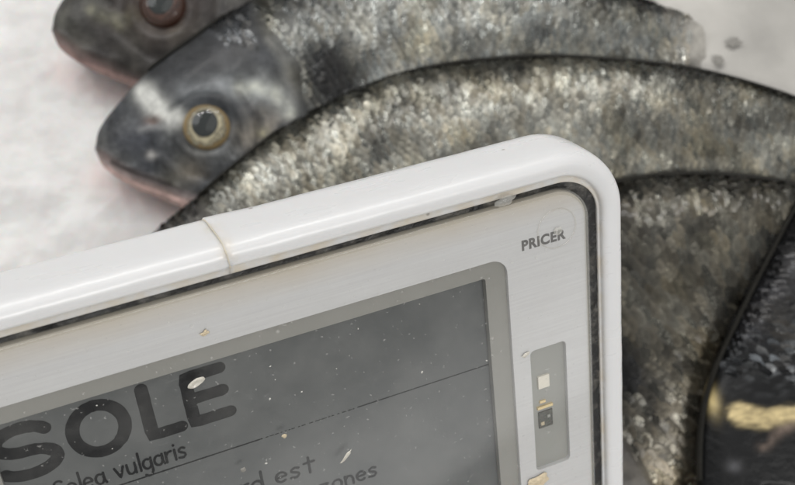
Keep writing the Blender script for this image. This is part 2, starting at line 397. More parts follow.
def offset_like(p, d):                            # push a dense outline outwards (it is convex)
    n = len(p); o = []
    for i in range(n):
        a, b_ = p[i-1], p[(i+1) % n]; tx, ty = b_[0]-a[0], b_[1]-a[1]; l = math.hypot(tx, ty) or 1
        o.append((p[i][0]-ty/l*d, p[i][1]+tx/l*d))
    return o
ring(offset_like(gi, 3.4), gi, -1.3, -1.3, 'gasket', M_gap, 8, .25)
# body behind
def plate(name, loops, w0, w1, m, bev=0.0, parent=lab):
    """flat plate with holes, front face at w1 and back at w0 (mm)"""
    cu = bpy.data.curves.new(name, 'CURVE'); cu.dimensions = '2D'; cu.fill_mode = 'BOTH'
    cu.extrude = max(0.0, (w1-w0)/2-bev)*MM; cu.bevel_depth = bev*MM; cu.bevel_resolution = 2; cu.offset = -bev*MM
    for lp in loops:
        s = cu.splines.new('POLY'); s.points.add(len(lp)-1); s.use_cyclic_u = True
        for q, (x, y) in zip(s.points, lp): q.co = (x*MM, y*MM, 0, 1)
    t = bpy.data.objects.new('tmp', cu); COL.objects.link(t); bpy.context.view_layer.update()
    me = bpy.data.meshes.new_from_object(t.evaluated_get(bpy.context.evaluated_depsgraph_get()))
    bpy.data.objects.remove(t); me.name = name; me.materials.clear()
    me.transform(Matrix.Translation((0, 0, (w0+w1)/2*MM)))
    me.polygons.foreach_set('use_smooth', [False]*len(me.polygons))
    return link(name, me, m, parent)
plate('casing', [rr(U0+.1, U1-.1, V0+.1, V1-.1, 7.9)], -11, -3.3, M_back)
# face plate with its two openings
PU1, PV1 = -1.6, 1.55
WL = rr(-109.0, -17.1, -72.5, -8.0, 3.0)
s_tl = loc((531, 350)); s_tr = loc((566, 342)); s_bl = loc((536, 471)); s_br = loc((570, 460))
SU0, SU1 = (s_tl[0]+s_bl[0])/2, (s_tr[0]+s_br[0])/2; SV1, SV0 = (s_tl[1]+s_tr[1])/2, (s_bl[1]+s_br[1])/2
SL = rr(SU0, SU1, SV0, SV1, .9, 5)
plate('faceplate', [rr(U0+3.2, PU1, V0+3.2, PV1, 6.0), WL, SL], -1.3, 0, M_plate, .08)
# grey border behind the window, and the display sunk in it
l_tr = loc((485.5, 281), -.8); LCD = (loc((0, 423), -.8)[1]+loc((480, 282), -.8)[1])/2
LU1 = l_tr[0]; LU0 = loc((3, 470), -.8)[0]-.6; LV1 = LCD; LV0 = -68.0
def rect(u0, u1, v0, v1): return [(u0, v1), (u1, v1), (u1, v0), (u0, v0)]
plate('window_border', [rr(-110.5, -15.7, -74, -6.6, 3.4), rr(LU0, LU1, LV0, LV1, .5, 4)], -2.1, -.8, M_rim, .05)
disp = plate('display', [rect(LU0-1.2, LU1+1.2, LV0-1.5, LV1+1.5)], -2.9, -2.2, M_lcd)

def stroke_mesh(strokes, wd, w0, hgt=.03, name='lettering', m=M_ink, parent=disp, noisy=0.):
    """flat ink strokes with round ends; strokes in label mm"""
    V, Fc = [], []
    idx = 0
    for st in strokes:
        pts = []
        for i in range(len(st)-1):
            a, b_ = st[i], st[i+1]; d = math.hypot(b_[0]-a[0], b_[1]-a[1]); k = max(1, int(d/(wd*.45)))
            for q in range(k): pts.append((a[0]+(b_[0]-a[0])*q/k, a[1]+(b_[1]-a[1])*q/k))
        pts.append(st[-1])
        n = len(pts); L, Rr = [], []
        for i in range(n):
            a, b_ = pts[max(i-1, 0)], pts[min(i+1, n-1)]; tx, ty = b_[0]-a[0], b_[1]-a[1]; l = math.hypot(tx, ty) or 1
            nx, ny = -ty/l, tx/l; h = wd/2*(1+noisy*noise.noise(Vector((pts[i][0]*6, pts[i][1]*6, 3))))
            L.append((pts[i][0]+nx*h, pts[i][1]+ny*h)); Rr.append((pts[i][0]-nx*h, pts[i][1]-ny*h))
        z = w0+hgt+idx*.004; idx += 1
        b0 = len(V)
        for a, b_ in zip(L, Rr): V.append((a[0]*MM, a[1]*MM, z*MM)); V.append((b_[0]*MM, b_[1]*MM, z*MM))
        for i in range(n-1): q = b0+2*i; Fc.append((q, q+1, q+3, q+2))
        for e, o_ in ((0, 1), (n-1, n-2)):
            c = pts[e]; d = math.atan2(c[1]-pts[o_][1], c[0]-pts[o_][0]); cb = len(V)
            zc = z+(.0012 if e == 0 else .0024)
            for q in range(9): a = d-pi/2+pi*q/8; V.append(((c[0]+wd/2*cos(a))*MM, (c[1]+wd/2*sin(a))*MM, zc*MM))
            Fc.append(tuple(range(cb, cb+9)))
    return pyd(name, V, Fc, m, parent, smooth=False)
def arcp(cx, cy, rx, ry, a0, a1, n=14): return [(cx+rx*cos(radians(a0+(a1-a0)*i/n)), cy+ry*sin(radians(a0+(a1-a0)*i/n))) for i in range(n+1)]
DW = -2.2
def ld(p): return loc(p, DW)
# SOLE: letter boxes measured in the display plane
top = ld((100, 398))[1]-1.0; wd = 2.1
bt = ld((160, 436))[1]+.2
H = top-bt; y0 = bt+wd/2*.3; y1 = top
# O
oc = ld((97, 427)); ox0, ox1 = ld((72, 433))[0], ld((124, 419))[0]; ocx = (ox0+ox1)/2
Yc = (y0+y1)/2; ry = (y1-y0)/2
Ox = arcp(ocx, Yc, (ox1-ox0)/2, ry, 90, 450, 40)
sxr = ld((58, 455))[0]; sxl = sxr-8.6; scx = (sxl+sxr)/2; rx = (sxr-sxl)/2; q = ry/2
Sx = arcp(scx, y1-q, rx*.92, q, 25, 180, 16) + arcp(scx-.0, y1-q, rx*.92, q, 190, 260, 8) + arcp(scx, y0+q, rx, q, 80, -150, 24)
lx = ld((143, 398))[0]; lx1 = ld((180, 420))[0]
ex = ld((186, 385))[0]; ex1 = ld((226, 400))[0]
Lx = [(lx, y1+.3), (lx, y0), (lx1, y0)]
E1 = [(ex1, y1), (ex, y1), (ex, y0), (ex1+.3, y0)]; E2 = [(ex, Yc+.1), (ex1-.2, Yc+.1)]
stroke_mesh([Sx, Ox, Lx, E1, E2], wd, DW, noisy=.12)['label'] = 'large rounded dark letters SOLE'
# small handwriting-like letters, unit box x-height 1
G = {
 'S': [arcp(.4, 1.2, .36, .33, 30, 260, 10)+arcp(.4, .42, .38, .42, 85, -150, 12)],
 'o': [arcp(.4, .5, .38, .48, 90, 450, 16)], 'l': [[(.15, 1.75), (.15, 0)]],
 'e': [[(.05, .5), (.75, .55)]+arcp(.42, .5, .37, .48, 10, 310, 14)],
 'a': [arcp(.4, .48, .36, .47, 60, 380, 14), [(.78, 1), (.78, .3), (.9, 0)]],
 'v': [[(0, 1), (.38, 0), (.76, 1)]], 'u': [[(.05, 1), (.05, .4), (.15, .08), (.4, 0), (.65, .15), (.74, .4)], [(.76, 1), (.76, 0)]],
 'g': [arcp(.4, .48, .36, .47, 60, 380, 14), [(.78, 1), (.78, -.3), (.6, -.65), (.3, -.68), (.08, -.52)]],
 'r': [[(.08, 1), (.08, 0)], [(.08, .6), (.3, .93), (.58, .98)]], 'i': [[(.12, 1), (.12, 0)], [(.12, 1.42), (.12, 1.46)]],
 's': [[(.66, .88), (.4, 1), (.14, .85), (.15, .65), (.6, .4), (.66, .2), (.45, 0), (.05, .08)]],
 'N': [[(.05, 0), (.05, 1.5), (.85, 0), (.85, 1.5)]], 'd': [arcp(.38, .48, .36, .47, -10, 320, 14), [(.78, 1.75), (.78, 0)]],
 't': [[(.4, 1.55), (.4, 0)], [(.05, 1.05), (.78, 1.05)]], 'z': [[(.05, 1), (.68, 1), (.05, 0), (.72, 0)]],
 'n': [[(.08, 1), (.08, 0)], [(.08, .6), (.3, .95), (.6, .9), (.72, .6), (.74, 0)]],
 'A': [[(0, 0), (.45, 1.5), (.9, 0)], [(.2, .5), (.72, .5)]], ' ': []}
ADV = {'l': .38, 'i': .36, 'N': 1.2, ' ': .75, 'r': .78, 'S': 1.0}
def write(s, x0, x1, yb, xh, wd_, name='lettering'):
    adv = [ADV.get(c, 1.02) for c in s]; tot = sum(adv)-.2; k = (x1-x0)/tot; out = []; x = 0
    for c, a in zip(s, adv):
        for st in G[c]: out.append([(x0+(x+px)*k, yb+py*xh) for px, py in st])
        x += a
    return stroke_mesh(out, wd_, DW, name=name, noisy=.3)
p0, p1 = ld((98, 479)), ld((188, 456))
kk = (p1[0]-p0[0]+.0)/9.1
yb = (p0[1]+p1[1])/2+.15
write('Solea vulgaris', p1[0]-kk*13.3, p1[0], ld((187, 456))[1], 2.0, .42)['label'] = 'small handwritten-style line ending in vulgaris'
pa, pb = ld((276, 482)), ld((316, 470))
write('est', pa[0], pb[0], pb[1]-.1, 2.1, .5)
write('Nord', pa[0]-11.6, pa[0]-2.2, pb[1]-.1, 2.1, .5)
pa, pb = ld((321, 492)), ld((378, 474))
write('zones', pa[0], pb[0], pb[1]-.1, 2.0, .5)
# thin rule under the title; worn where the cover is scuffed
la, lb = ld((100, 492)), ld((484, 370)); yl = ld((200, 459))[1]
stroke_mesh([[(LU0+.4, yl), (ld((262, 439))[0], yl)]], .27, DW, name='divider_line', noisy=.5)
stroke_mesh([[(ld((358, 407))[0], yl), (LU1+.3, yl)]], .24, DW, name='divider_line', noisy=.5)
dots = []
x = ld((266, 438))[0]
while x < ld((354, 408))[0]:
    l = random.uniform(.15, .9); dots.append([(x, yl), (x+l, yl)]); x += l+random.uniform(.25, .8)
stroke_mesh(dots, .16, DW, name='divider_line', noisy=.6)

# logo word, printed on the face plate
cu = bpy.data.curves.new('t', 'FONT'); cu.body = 'PRICER'; cu.size = 1.0; cu.offset = .045; cu.space_character = 1.1
t = bpy.data.objects.new('t', cu); COL.objects.link(t); bpy.context.view_layer.update()
me = bpy.data.meshes.new_from_object(t.evaluated_get(bpy.context.evaluated_depsgraph_get())); bpy.data.objects.remove(t)
xs = [v.co.x for v in me.vertices]; ys = [v.co.y for v in me.vertices]
pa, pb = loc((522, 252)), loc((566, 241)); w_ = pb[0]-pa[0]; h_ = 2.05
for v in me.vertices:
    v.co = Vector(((pa[0]+(v.co.x-min(xs))/(max(xs)-min(xs))*w_)*MM, (pa[1]+.1+(v.co.y-min(ys))/(max(ys)-min(ys))*h_)*MM, .012*MM))
me.materials.clear(); lg = link('lettering', me, M_logo, lab); lg['label'] = 'small grey capitals PRICER'

# sensor opening: pane with chips
sp = plate('sensor_pane', [rr(SU0-.8, SU1+.8, SV0-.8, SV1+.8, 1.2, 4)], -1.9, -.9, M_sens)
def chip(name, p, w, h, th, m, base=-.9, rough=0):
    c = loc(p, base+th)
    o = plate(name, [rect(c[0]-w/2, c[0]+w/2, c[1]-h/2, c[1]+h/2)], base-.05, base+th, m, .06, sp)
    return o
chip('light_diode', (544, 382), 2.3, 2.7, .45, M_chipw)
chip('gold_contact', (545.5, 407), 3.2, .55, .5, M_gold)
chip('gold_contact', (543, 402), 1.2, .5, .35, M_gold)
chip('dark_chip', (546, 419), 2.9, 3.6, .3, M_chipd)
chip('solder_pad', (543, 424), .7, .7, .42, M_crumb)
chip('solder_pad', (549, 416), .6, .6, .42, M_sens)

# clear cover: front sheet and a thick rounded edge
q_ = rr(U0+2.75, -1.15, V0+2.75, 1.75, 6.3, 16)
cvr = pyd('cover', [(x*MM, y*MM, .30*MM) for x, y in q_], [tuple(range(len(q_)))[::-1]], M_cover, lab, smooth=False)
cr = rr(U0+2.75, -1.15, V0+2.75, 1.75, 6.3, 16)
cd_ = dense(cr, 1.5)
prof = [(-.75, .31), (-.35, .33), (-.1, .22), (0, -.05), (0, -1.2)]
n = len(cd_); V, Fc = [], []
for o_, w in prof:
    for p in offset_like(cd_, o_): V.append((p[0]*MM, p[1]*MM, w*MM))
for r in range(len(prof)-1):
    for i in range(n): Fc.append((r*n+i, (r+1)*n+i, (r+1)*n+(i+1) % n, r*n+(i+1) % n))
pyd('cover_edge', V, Fc, M_edge, lab)
# faint moulded ring by the logo
c = loc((556, 228)); V, Fc = [], []; n = 64
for r_, z in ((3.55, .31), (3.67, .36), (3.8, .31)):
    for i in range(n): a = 2*pi*i/n; V.append(((c[0]+r_*cos(a))*MM, (c[1]+r_*sin(a))*MM, z*MM))
for r in range(2):
    for i in range(n): Fc.append((r*n+i, (r+1)*n+i, (r+1)*n+(i+1) % n, r*n+(i+1) % n))
pyd('moulded_ring', V, Fc, clear_mat('ring_plastic', (.92, .91, .89), .1, .12), lab)

# stake behind the label that carries it in the ice
bc = Vector(LM @ Vector((-60*MM, -74*MM, -12.5*MM)))
st = [Vector(LM @ Vector((-60*MM, -40*MM, -12.6*MM))), bc, Vector((bc.x, bc.y-.01, -.01))]
V, Fc = [], []
for i, p in enumerate(st):
    for q in range(10): a = 2*pi*q/10; V.append(p + Vector((cos(a), sin(a), 0))*.003)
for i in range(2):
    for q in range(10): Fc.append((i*10+q, i*10+(q+1) % 10, (i+1)*10+(q+1) % 10, (i+1)*10+q))
Fc += [tuple(range(10)), tuple(range(20, 30))]
ob = pyd('stake', V, Fc, M_back); ob.data.transform(LM.inverted()); ob.parent = lab

# ---------------- small things stuck on the label's cover (top-level)
def onlab(o): o.matrix_world = LM @ o.matrix_world
def blob(name, p, ru, rv, h, m, rot=0, w=.31, rough=.25, label=None, cat=None, group=None, seed=0, hollow=False):
    c = loc(p, w); n, rows = 20, 5; V = [(0, 0, h*(.35 if hollow else 1))]; Fc = []
    for r in range(1, rows+1):
        t = r/rows
        for i in range(n):
            a = 2*pi*i/n; k = t*(1+rough*noise.noise(Vector((cos(a)*1.6+seed*3.1, sin(a)*1.6, seed))))
            z = (h*(.35+.65*sin(min(1, t*1.15)*pi*.5)**3) if hollow else h*sqrt(max(0, 1-t*t)))
            if t == 1: z = 0
            V.append((ru*k*cos(a), rv*k*sin(a), z*(1+rough*noise.noise(Vector((cos(a)*3, sin(a)*3, r+seed))))))
    for i in range(n): Fc.append((0, 1+i, 1+(i+1) % n))
    for r in range(rows-1):
        for i in range(n): a = 1+r*n; Fc.append((a+i, a+n+i, a+n+(i+1) % n, a+(i+1) % n))
    V = [(x*MM, y*MM, z*MM) for x, y, z in V]
    o = pyd(name, V, Fc, m); o.matrix_world = LM @ Matrix.Translation((c[0]*MM, c[1]*MM, w*MM)) @ Matrix.Rotation(rot, 4, 'Z')
    if label: tag(o, label, cat, group)
    return o
blob('dried_fish_scale', (196, 383), 1.55, .62, .28, M_flake, .35, label='pale oval dried fish scale stuck over the letter E', cat='fish scale', seed=1, hollow=True)
blob('crumb', (205, 333), .75, .42, .3, M_crumb, .2, rough=.6, label='small tan crumb on the pale faceplate above the word SOLE', cat='crumb', seed=2)
blob('crumb', (538, 482), 2.3, 1.6, .35, M_crumb, .1, rough=.6, label='beige crust on the faceplate below the sensor window', cat='crumb', seed=5)
blob('crumb', (284.5, 436), .45, .35, .25, M_crumb, 0, rough=.6, label='tiny yellowish crumb on the display just under the thin line', cat='crumb', seed=8)
blob('water_drop', (505, 201), 1.9, .85, .55, M_drop, .1, w=.1, rough=.5, label='clear drop caught in the black gap at the top edge of the label', cat='water drop', seed=3)
blob('water_drop', (558, 231), .85, .8, .35, M_drop, 0, label='tiny round drop on the cover just above the letters ER of PRICER', cat='water drop', seed=4)
blob('dried_flake', (346, 457), 1.7, .32, .12, M_flake, .75, rough=.8, label='thin whitish smear-like flake on the display between est and zones', cat='flake', seed=9)
blob('dried_flake', (243, 470), .5, .45, .2, M_bit, .2, rough=.5, label='small dark flake on the display left of the word est', cat='flake', seed=11)
blob('dried_flake', (526, 355), .8, .35, .25, M_flake, .3, rough=.7, label='pale flake by the top left corner of the sensor window', cat='flake', seed=12)
# uncountable fine specks
V, Fc = [], []
for i in range(80):
    u = random.uniform(-100, -20); v = random.uniform(-60, -9)
    if random.random() < .35: u = random.gauss(-45, 9); v = random.gauss(-24, 7)
    if u > -5: continue
    s = .05+.28*random.random()**6; b0 = len(V); k = 6; V.append((u*MM, v*MM, (.31+s*.5)*MM)); el = random.uniform(.5, 1); rt = random.random()*pi
    for q in range(k):
        a = 2*pi*q/k; rr_ = s*random.uniform(.6, 1.2); x, y = rr_*cos(a), rr_*sin(a)*el
        V.append(((u+x*cos(rt)-y*sin(rt))*MM, (v+x*sin(rt)+y*cos(rt))*MM, .302*MM))
    for q in range(k): Fc.append((b0, b0+1+q, b0+1+(q+1) % k))
o = pyd('dust', V, Fc, M_speck); o.matrix_world = LM
tag(o, 'fine pale specks of dried splash scattered over the display cover', 'specks', kind='stuff')

# ================================================================== THE FISH
def cr4(a, b, c, d, t):
    return .5*((2*b)+(-a+c)*t+(2*a-5*b+4*c-d)*t*t+(-a+3*b-3*c+d)*t**3)
def sample(vals, t):
    n = len(vals)-1; x = min(max(t*n, 0), n-1e-6); i = int(x); f = x-i
    g = lambda k: vals[min(max(k, 0), n)]
    r = [cr4(p, q, r_, s, f) for p, q, r_, s in zip(g(i-1), g(i), g(i+1), g(i+2))]
    return r
SNB = Vector((95, 150))
HD = Vector((.9, -.436)); HP = Vector((.436, .9))   # the head's length and its depth direction (towards the jaw)
def sm(a, b, x): t = min(max((x-a)/(b-a), 0), 1); return t*t*(3-2*t)
def lerp3(a, b, t): return [a[i]+(b[i]-a[i])*t for i in range(3)]
def gau(x, y, cx, cy, sx, sy, rot=0):
    dx, dy = x-cx, y-cy; c, s = cos(rot), sin(rot); a, b = dx*c+dy*s, -dx*s+dy*c
    return exp(-(a/sx)**2-(b/sy)**2)
def seg(x, y, pts, w):                              # closeness to a polyline
    best = 1e9
    for (a, b), (c, d) in zip(pts, pts[1:]):
        vx, vy = c-a, d-b; t = min(max(((x-a)*vx+(y-b)*vy)/(vx*vx+vy*vy), 0), 1)
        best = min(best, math.hypot(x-a-vx*t, y-b-vy*t))
    return exp(-(best/w)**2)
def head_color(x, y, base, kind):
    """colours of the head in the head's own flat map (units of the photographed one)"""
    c = list(base)
    n1 = noise.noise(Vector((x*.03, y*.03, 1.7))); n2 = noise.noise(Vector((x*.09, y*.09, 4.2)))
    if kind == 'plain':
        c = lerp3(c, (.05, .046, .043), .8+.4*n1); c = [q*(1+.5*n2) for q in c]
        c = lerp3(c, (.46, .30, .27), .9*seg(x, y, [(94, 160), (120, 180), (150, 193), (186, 210)], 8))
        c = lerp3(c, (.30, .29, .20), .45*seg(x, y, [(135, 128), (165, 140), (180, 133)], 7)*(1+n2))
        c = lerp3(c, (.06, .035, .028), .8*gau(x, y, 205, 128, 36, 30))
        c = lerp3(c, (.42, .36, .30), .5*seg(x, y, [(160, 98), (182, 108)], 8))
        c = lerp3(c, (.05, .03, .028), .8*gau(x, y, 143, 100, 10, 7))
        return c
    c = lerp3(c, (.058, .062, .068), .8+.5*n1)
    n4 = noise.noise(Vector((x*.22, y*.22, 14)))
    c = [q*(1+.6*n2+.6*n4) for q in c]
    c = lerp3(c, (.012, .013, .015), .75*gau(x, y, 225, 48, 60, 26, -.6))
    c = lerp3(c, (1.0, 1.0, .93), min(1, 1.5*seg(x, y, [(146, 93), (156, 106), (174, 117)], 9.5)*(1+.3*n2)))
    c = lerp3(c, (.36, .38, .39), .85*seg(x, y, [(185, 92), (220, 84), (262, 90), (285, 104)], 11)*(1+.5*n1))
    c = lerp3(c, (.56, .57, .50), .8*seg(x, y, [(240, 88), (272, 90), (290, 112)], 7)*(1+n2))
    c = lerp3(c, (.34, .30, .24), .6*gau(x, y, 258, 130, 26, 20, -.6)*(1+n2+.8*n4))
    c = lerp3(c, (.30, .31, .31), .45*seg(x, y, [(220, 150), (240, 158), (232, 176)], 7)*(1+n4))
    c = lerp3(c, (.02, .024, .028), .8*seg(x, y, [(172, 108), (195, 96), (222, 100), (238, 120)], 8))
    c = lerp3(c, (.10, .10, .10), .5*gau(x, y, 205, 55, 60, 24, -.5))
    c = lerp3(c, (.22, .12, .09), .8*gau(x, y, 153, 120, 8, 4.5, -.2))
    c = lerp3(c, (.45, .45, .44), .55*seg(x, y, [(140, 130), (160, 124), (176, 124)], 3.5))
    c = lerp3(c, (.10, .105, .12), .5*gau(x, y, 125, 145, 26, 20, -.5))
    c = lerp3(c, (.52, .50, .47), .8*gau(x, y, 151, 155, 5, 4)*(1+n2))
    c = lerp3(c, (.66, .46, .41), min(1, 1.2*seg(x, y, [(98, 163), (128, 183), (158, 195), (190, 208)], 8)))
    c = lerp3(c, (.42, .36, .35), .6*seg(x, y, [(98, 157), (125, 174), (160, 184), (195, 198)], 3))
    c = lerp3(c, (.02, .018, .018), .8*seg(x, y, [(112, 163), (135, 174), (165, 184), (184, 191)], 2.2))
    c = lerp3(c, (.42, .36, .27), .35*gau(x, y, 190, 172, 16, 12))
    c = lerp3(c, (.52, .48, .30), .6*gau(x, y, 262, 132, 6, 5))
    c = lerp3(c, (.26, .25, .22), .6*seg(x, y, [(268, 40), (288, 64), (297, 100)], 4.5)*(1+n2))
    c = lerp3(c, (.02, .02, .02), .75*seg(x, y, [(276, 34), (298, 60), (308, 98)], 5))
    c = lerp3(c, (.03, .03, .032), .6*seg(x, y, [(226, 176), (256, 150), (258, 116), (238, 92)], 3.5))
    c = lerp3(c, (.03, .032, .036), .6*gau(x, y, 190, 70, 50, 22, -.5))
    return c

def make_fish(name, label, DP, VP, zD, zV, T, head='plain', hshift=(0, 0), hscale=1., hrot=0., base=((.05, .05, .05), (.20, .20, .18), (.5, .5, .46)),
              sc=(2.5, 3.6), tail=None, eye=None, silver=1., ns=230, scal0=205, finh=2.2, extra_color=None, bellylim=None, noscale=None, backband=(.02, .36)):
    root = bpy.data.objects.new(name, None); COL.objects.link(root)
    c0 = at(DP[len(DP)//2], 0); root.location = (c0.x, c0.y, 0); root.empty_display_size = .03
    tag(root, label, 'fish', 'sea bream laid on the ice')
    org = Vector(root.location)
    cr_, sr_ = cos(-hrot), sin(-hrot)
    def hmap(x, y):                                 # photo place -> head map
        x, y = x-SNB.x-hshift[0], y-SNB.y-hshift[1]
        return SNB.x+(x*cr_-y*sr_)/hscale, SNB.y+(x*sr_+y*cr_)/hscale
    def surf(s, th):
        D = Vector(sample(DP, s)+[0]).to_2d(); Vv = Vector(sample(VP, s)+[0]).to_2d()
        zd = sample([(q,) for q in zD], s)[0]*MM; zv = sample([(q,) for q in zV], s)[0]*MM; tt = sample([(q,) for q in T], s)[0]*MM
        a, b = at(D, zd), at(Vv, zv); m = (a+b)/2; h = (a-b)/2
        up = Vector((0, 0, 1)); up = (up-h.normalized()*up.dot(h.normalized())).normalized()
        ct, st = cos(th), sin(th)
        k = math.copysign(abs(st)**.86, st)
        P = m + h*ct + up*(tt*k)
        return P, proj(P)
    def colr(s, th, x, y):
        v = (1-cos(th))/2                            # 0 back, 1 belly
        b0, b1, b2 = base
        c = lerp3(b0, b1, sm(*backband, v)); c = lerp3(c, b2, sm(.5, .95, v))
        k = max(.25, 1+.75*noise.noise(Vector((x*.02, y*.02, 9)))+.6*noise.noise(Vector((x*.07, y*.045, 2)))+.3*noise.noise(Vector((x*.16, y*.07, 5))))
        wm = max(0, noise.noise(Vector((x*.025, y*.03, 20)))+.1)*.55
        c = [c[0]*k*(1+.25*wm), c[1]*k*(1+.1*wm), c[2]*k*(1-.25*wm)]
        hx, hy = hmap(x, y); al = (hx-SNB.x)*HD.x+(hy-SNB.y)*HD.y
        if al < scal0+25:
            hc = head_color(hx, hy, c, head); c = lerp3(hc, c, sm(scal0-10, scal0+10, al))
        if head == 'plain' or head == 'main':        # dark patch behind the gill cover
            c = lerp3(c, (.008, .008, .008), .98*min(1, 1.3*gau(hx, hy, 328, 76, 44, 30, 1.2)))
        if extra_color: c = extra_color(x, y, c)
        return [max(0, q) for q in c], al, hx, hy
    NT = 112; V, C, Fc, UV = [], [], [], []
    ss = [(i/ns)**1.25 if i < ns else 1 for i in range(ns+1)]
    for s in ss:
        for j in range(NT):
            th = 2*pi*j/NT; p, px = surf(s, th); c, al, hx, hy = colr(s, th, px.x, px.y)
            up = sin(th)
            if up > -.2 and al < scal0+40:           # relief of the head
                d = 0
                d -= 1.5*seg(hx, hy, [(98, 160), (125, 178), (158, 189), (182, 197)], 3.2)    # mouth slit
                d += .8*seg(hx, hy, [(100, 167), (128, 186), (180, 208)], 5)
                d += 1.0*seg(hx, hy, [(96, 150), (122, 168), (160, 182)], 6)
                d -= 1.5*seg(hx, hy, [(225, 178), (258, 150), (262, 110), (238, 84)], 4.5)
                d += .9*seg(hx, hy, [(268, 40), (288, 64), (297, 100), (282, 140)], 7)
                d -= .9*seg(hx, hy, [(160, 150), (190, 172), (215, 180)], 4)       # cheek plate
                d += .8*sm(26, 12, scal0-al+12)*sm(scal0+6, scal0-2, al)
                rE = math.hypot(hx-205, hy-128)
                d += 1.5*exp(-((rE-30)/6)**2) - 1.4*exp(-(rE/20)**2)
                d -= 1.4*gau(hx, hy, 153, 120, 5, 3)
                d += .5*noise.noise(Vector((hx*.04, hy*.04, 3)))
                p = p + Vector((0, 0, d*MM*hscale*.9*max(0, up+.2)))
            V.append(p-org); C.append((*c, 1))
    for i in range(ns):
        for j in range(NT):
            a = i*NT+j; b = i*NT+(j+1) % NT; Fc.append((a, b, b+NT, a+NT))
    Fc.append(tuple(range(NT))[::-1]); Fc.append(tuple(ns*NT+j for j in range(NT)))
    nb = len(Fc)
    # every scale a small curved plate of the skin's own mesh
    rnd = random.Random(len(DP)*7+int(DP[0][0]))
    L = 0; prev = surf(0, pi/2)[0]; tab = [(0, 0)]
    for i in range(1, 301):
        p = surf(i/300, pi/2)[0]; L += (p-prev).length; prev = p; tab.append((L, i/300))
    def s_of(l):
        for (l0, s0), (l1, s1) in zip(tab, tab[1:]):
            if l <= l1: return s0+(s1-s0)*(l-l0)/(l1-l0+1e-12)
        return 1
    l = 0; row = 0
    while l < L*.985:
        s = s_of(l); D, Vv = surf(s, 0)[0], surf(s, pi)[0]; circ = (D-Vv).length*1.25
        nn = max(3, int(circ/(sc[1]*MM)))
        for q in range(nn):
            th = pi*(-.06+1.12*(q+.5*(row % 2)+rnd.uniform(-.12, .12))/nn)
            s2 = min(.995, max(.002, s+rnd.uniform(-.10, .10)*sc[0]*MM/L))
            p, px = surf(s2, th); c, al, hx, hy = colr(s2, th, px.x, px.y)
            vv = (1-cos(th))/2; lim = scal0 + 9*noise.noise(Vector((hx*.05, hy*.05, 6))) + rnd.uniform(-6, 6) - 52*sm(.40, .08, vv) + (0 if bellylim is None else bellylim*((1-cos(th))/2))
            if al < lim or (noscale and noscale(px.x, px.y)): continue
            e = 1e-3; ta = (surf(min(1, s2+e*4), th)[0]-surf(s2, th)[0]); tb = (surf(s2, th+.02)[0]-surf(s2, th-.02)[0])
            if ta.length < 1e-9 or tb.length < 1e-9: continue
            ta.normalize(); tb.normalize(); nrm = tb.cross(ta).normalized()
            ctr = (surf(s2, 0)[0]+surf(s2, pi)[0])/2
            if nrm.dot(p-ctr) < 0: nrm = -nrm
            ra = rnd.gauss(0, .06); ta = (ta+tb*ra).normalized(); tb = nrm.cross(ta)
            ln = sc[0]*MM*rnd.uniform(.95, 1.25); wd2 = sc[1]*MM*rnd.uniform(.62, .85)
            lift = (rnd.uniform(.2, .5)+.3*noise.noise(p*70))*MM*sc[0]/2.0; roll = rnd.gauss(0, .07); b0 = len(V)
            kk_ = silver*.62
            def add(x, y, z): V.append(p+ta*x+tb*y+nrm*(z+roll*y)-org); C.append((c[0]*kk_, c[1]*kk_, c[2]*kk_, 1))
            add(0, 0, .12*MM+lift*.5)
            kk_ = silver*1.16
            for k in range(9):
                a = -pi/2+pi*k/8; add(ln*cos(a)*.95, wd2*sin(a), lift*(.35+.65*cos(a))*1.0)
            add(-ln*.9, wd2*.7, -.25*MM); add(-ln*.9, -wd2*.7, -.25*MM)
            order = list(range(1, 12))
            for k in range(11): Fc.append((b0, b0+order[k], b0+order[(k+1) % 11]))
        l += sc[0]*MM; row += 1
    body = pyd('body', V, Fc, None, root)
    body.data.materials.append(M_skin); body.data.materials.append(M_scale)
    body.data.polygons.foreach_set('material_index', [0]*nb+[1]*(len(Fc)-nb))
    ca = body.data.color_attributes.new('Col', 'FLOAT_COLOR', 'POINT'); ca.data.foreach_set('color', [x for c in C for x in c])
    # folded dorsal fin along the back
    V, Fc = [], []; m = 170
    for i in range(m+1):
        s = .27+.6*i/m; p, _ = surf(s, 0); q, _ = surf(s, .12); out = (p-(surf(s, pi)[0])).normalized()
        h = finh*MM*sin(pi*min(1, .04+i/m*.98))**.4*(1+.22*noise.noise(Vector((i*.35, 5, 1)))+.16*abs(sin(i*.42)))
        V += [q-org+Vector((0, 0, .0012)), p+out*h*.6+Vector((0, 0, .0022))-org, p+out*h-org+Vector((0, 0, .0006)), surf(s, -.12)[0]-org]
    for i in range(m):
        for k in range(3): a = i*4+k; Fc.append((a, a+1, a+5, a+4))
    pyd('dorsal_fin', V, Fc, M_fin, root)
    # tail fin
    if tail:
        V, Fc = [], []; nu_, nv_ = 24, 26
        (ax, ay), (bx, by), (tx, ty), (ux, uy), (mx_, my_), z = tail
        for i in range(nu_+1):
            u = i/nu_
            for j in range(nv_+1):
                v = j/nv_; fx = ax+(bx-ax)*v; fy = ay+(by-ay)*v
                ex_ = (1-v)**2*tx+2*v*(1-v)*mx_+v*v*ux; ey_ = (1-v)**2*ty+2*v*(1-v)*my_+v*v*uy
                P = at((fx+(ex_-fx)*u, fy+(ey_-fy)*u), (z+.5*sin(v*60)*(.2+u*.5))*MM + (1-u)*.003*sin(pi*v)); V.append(P-org)
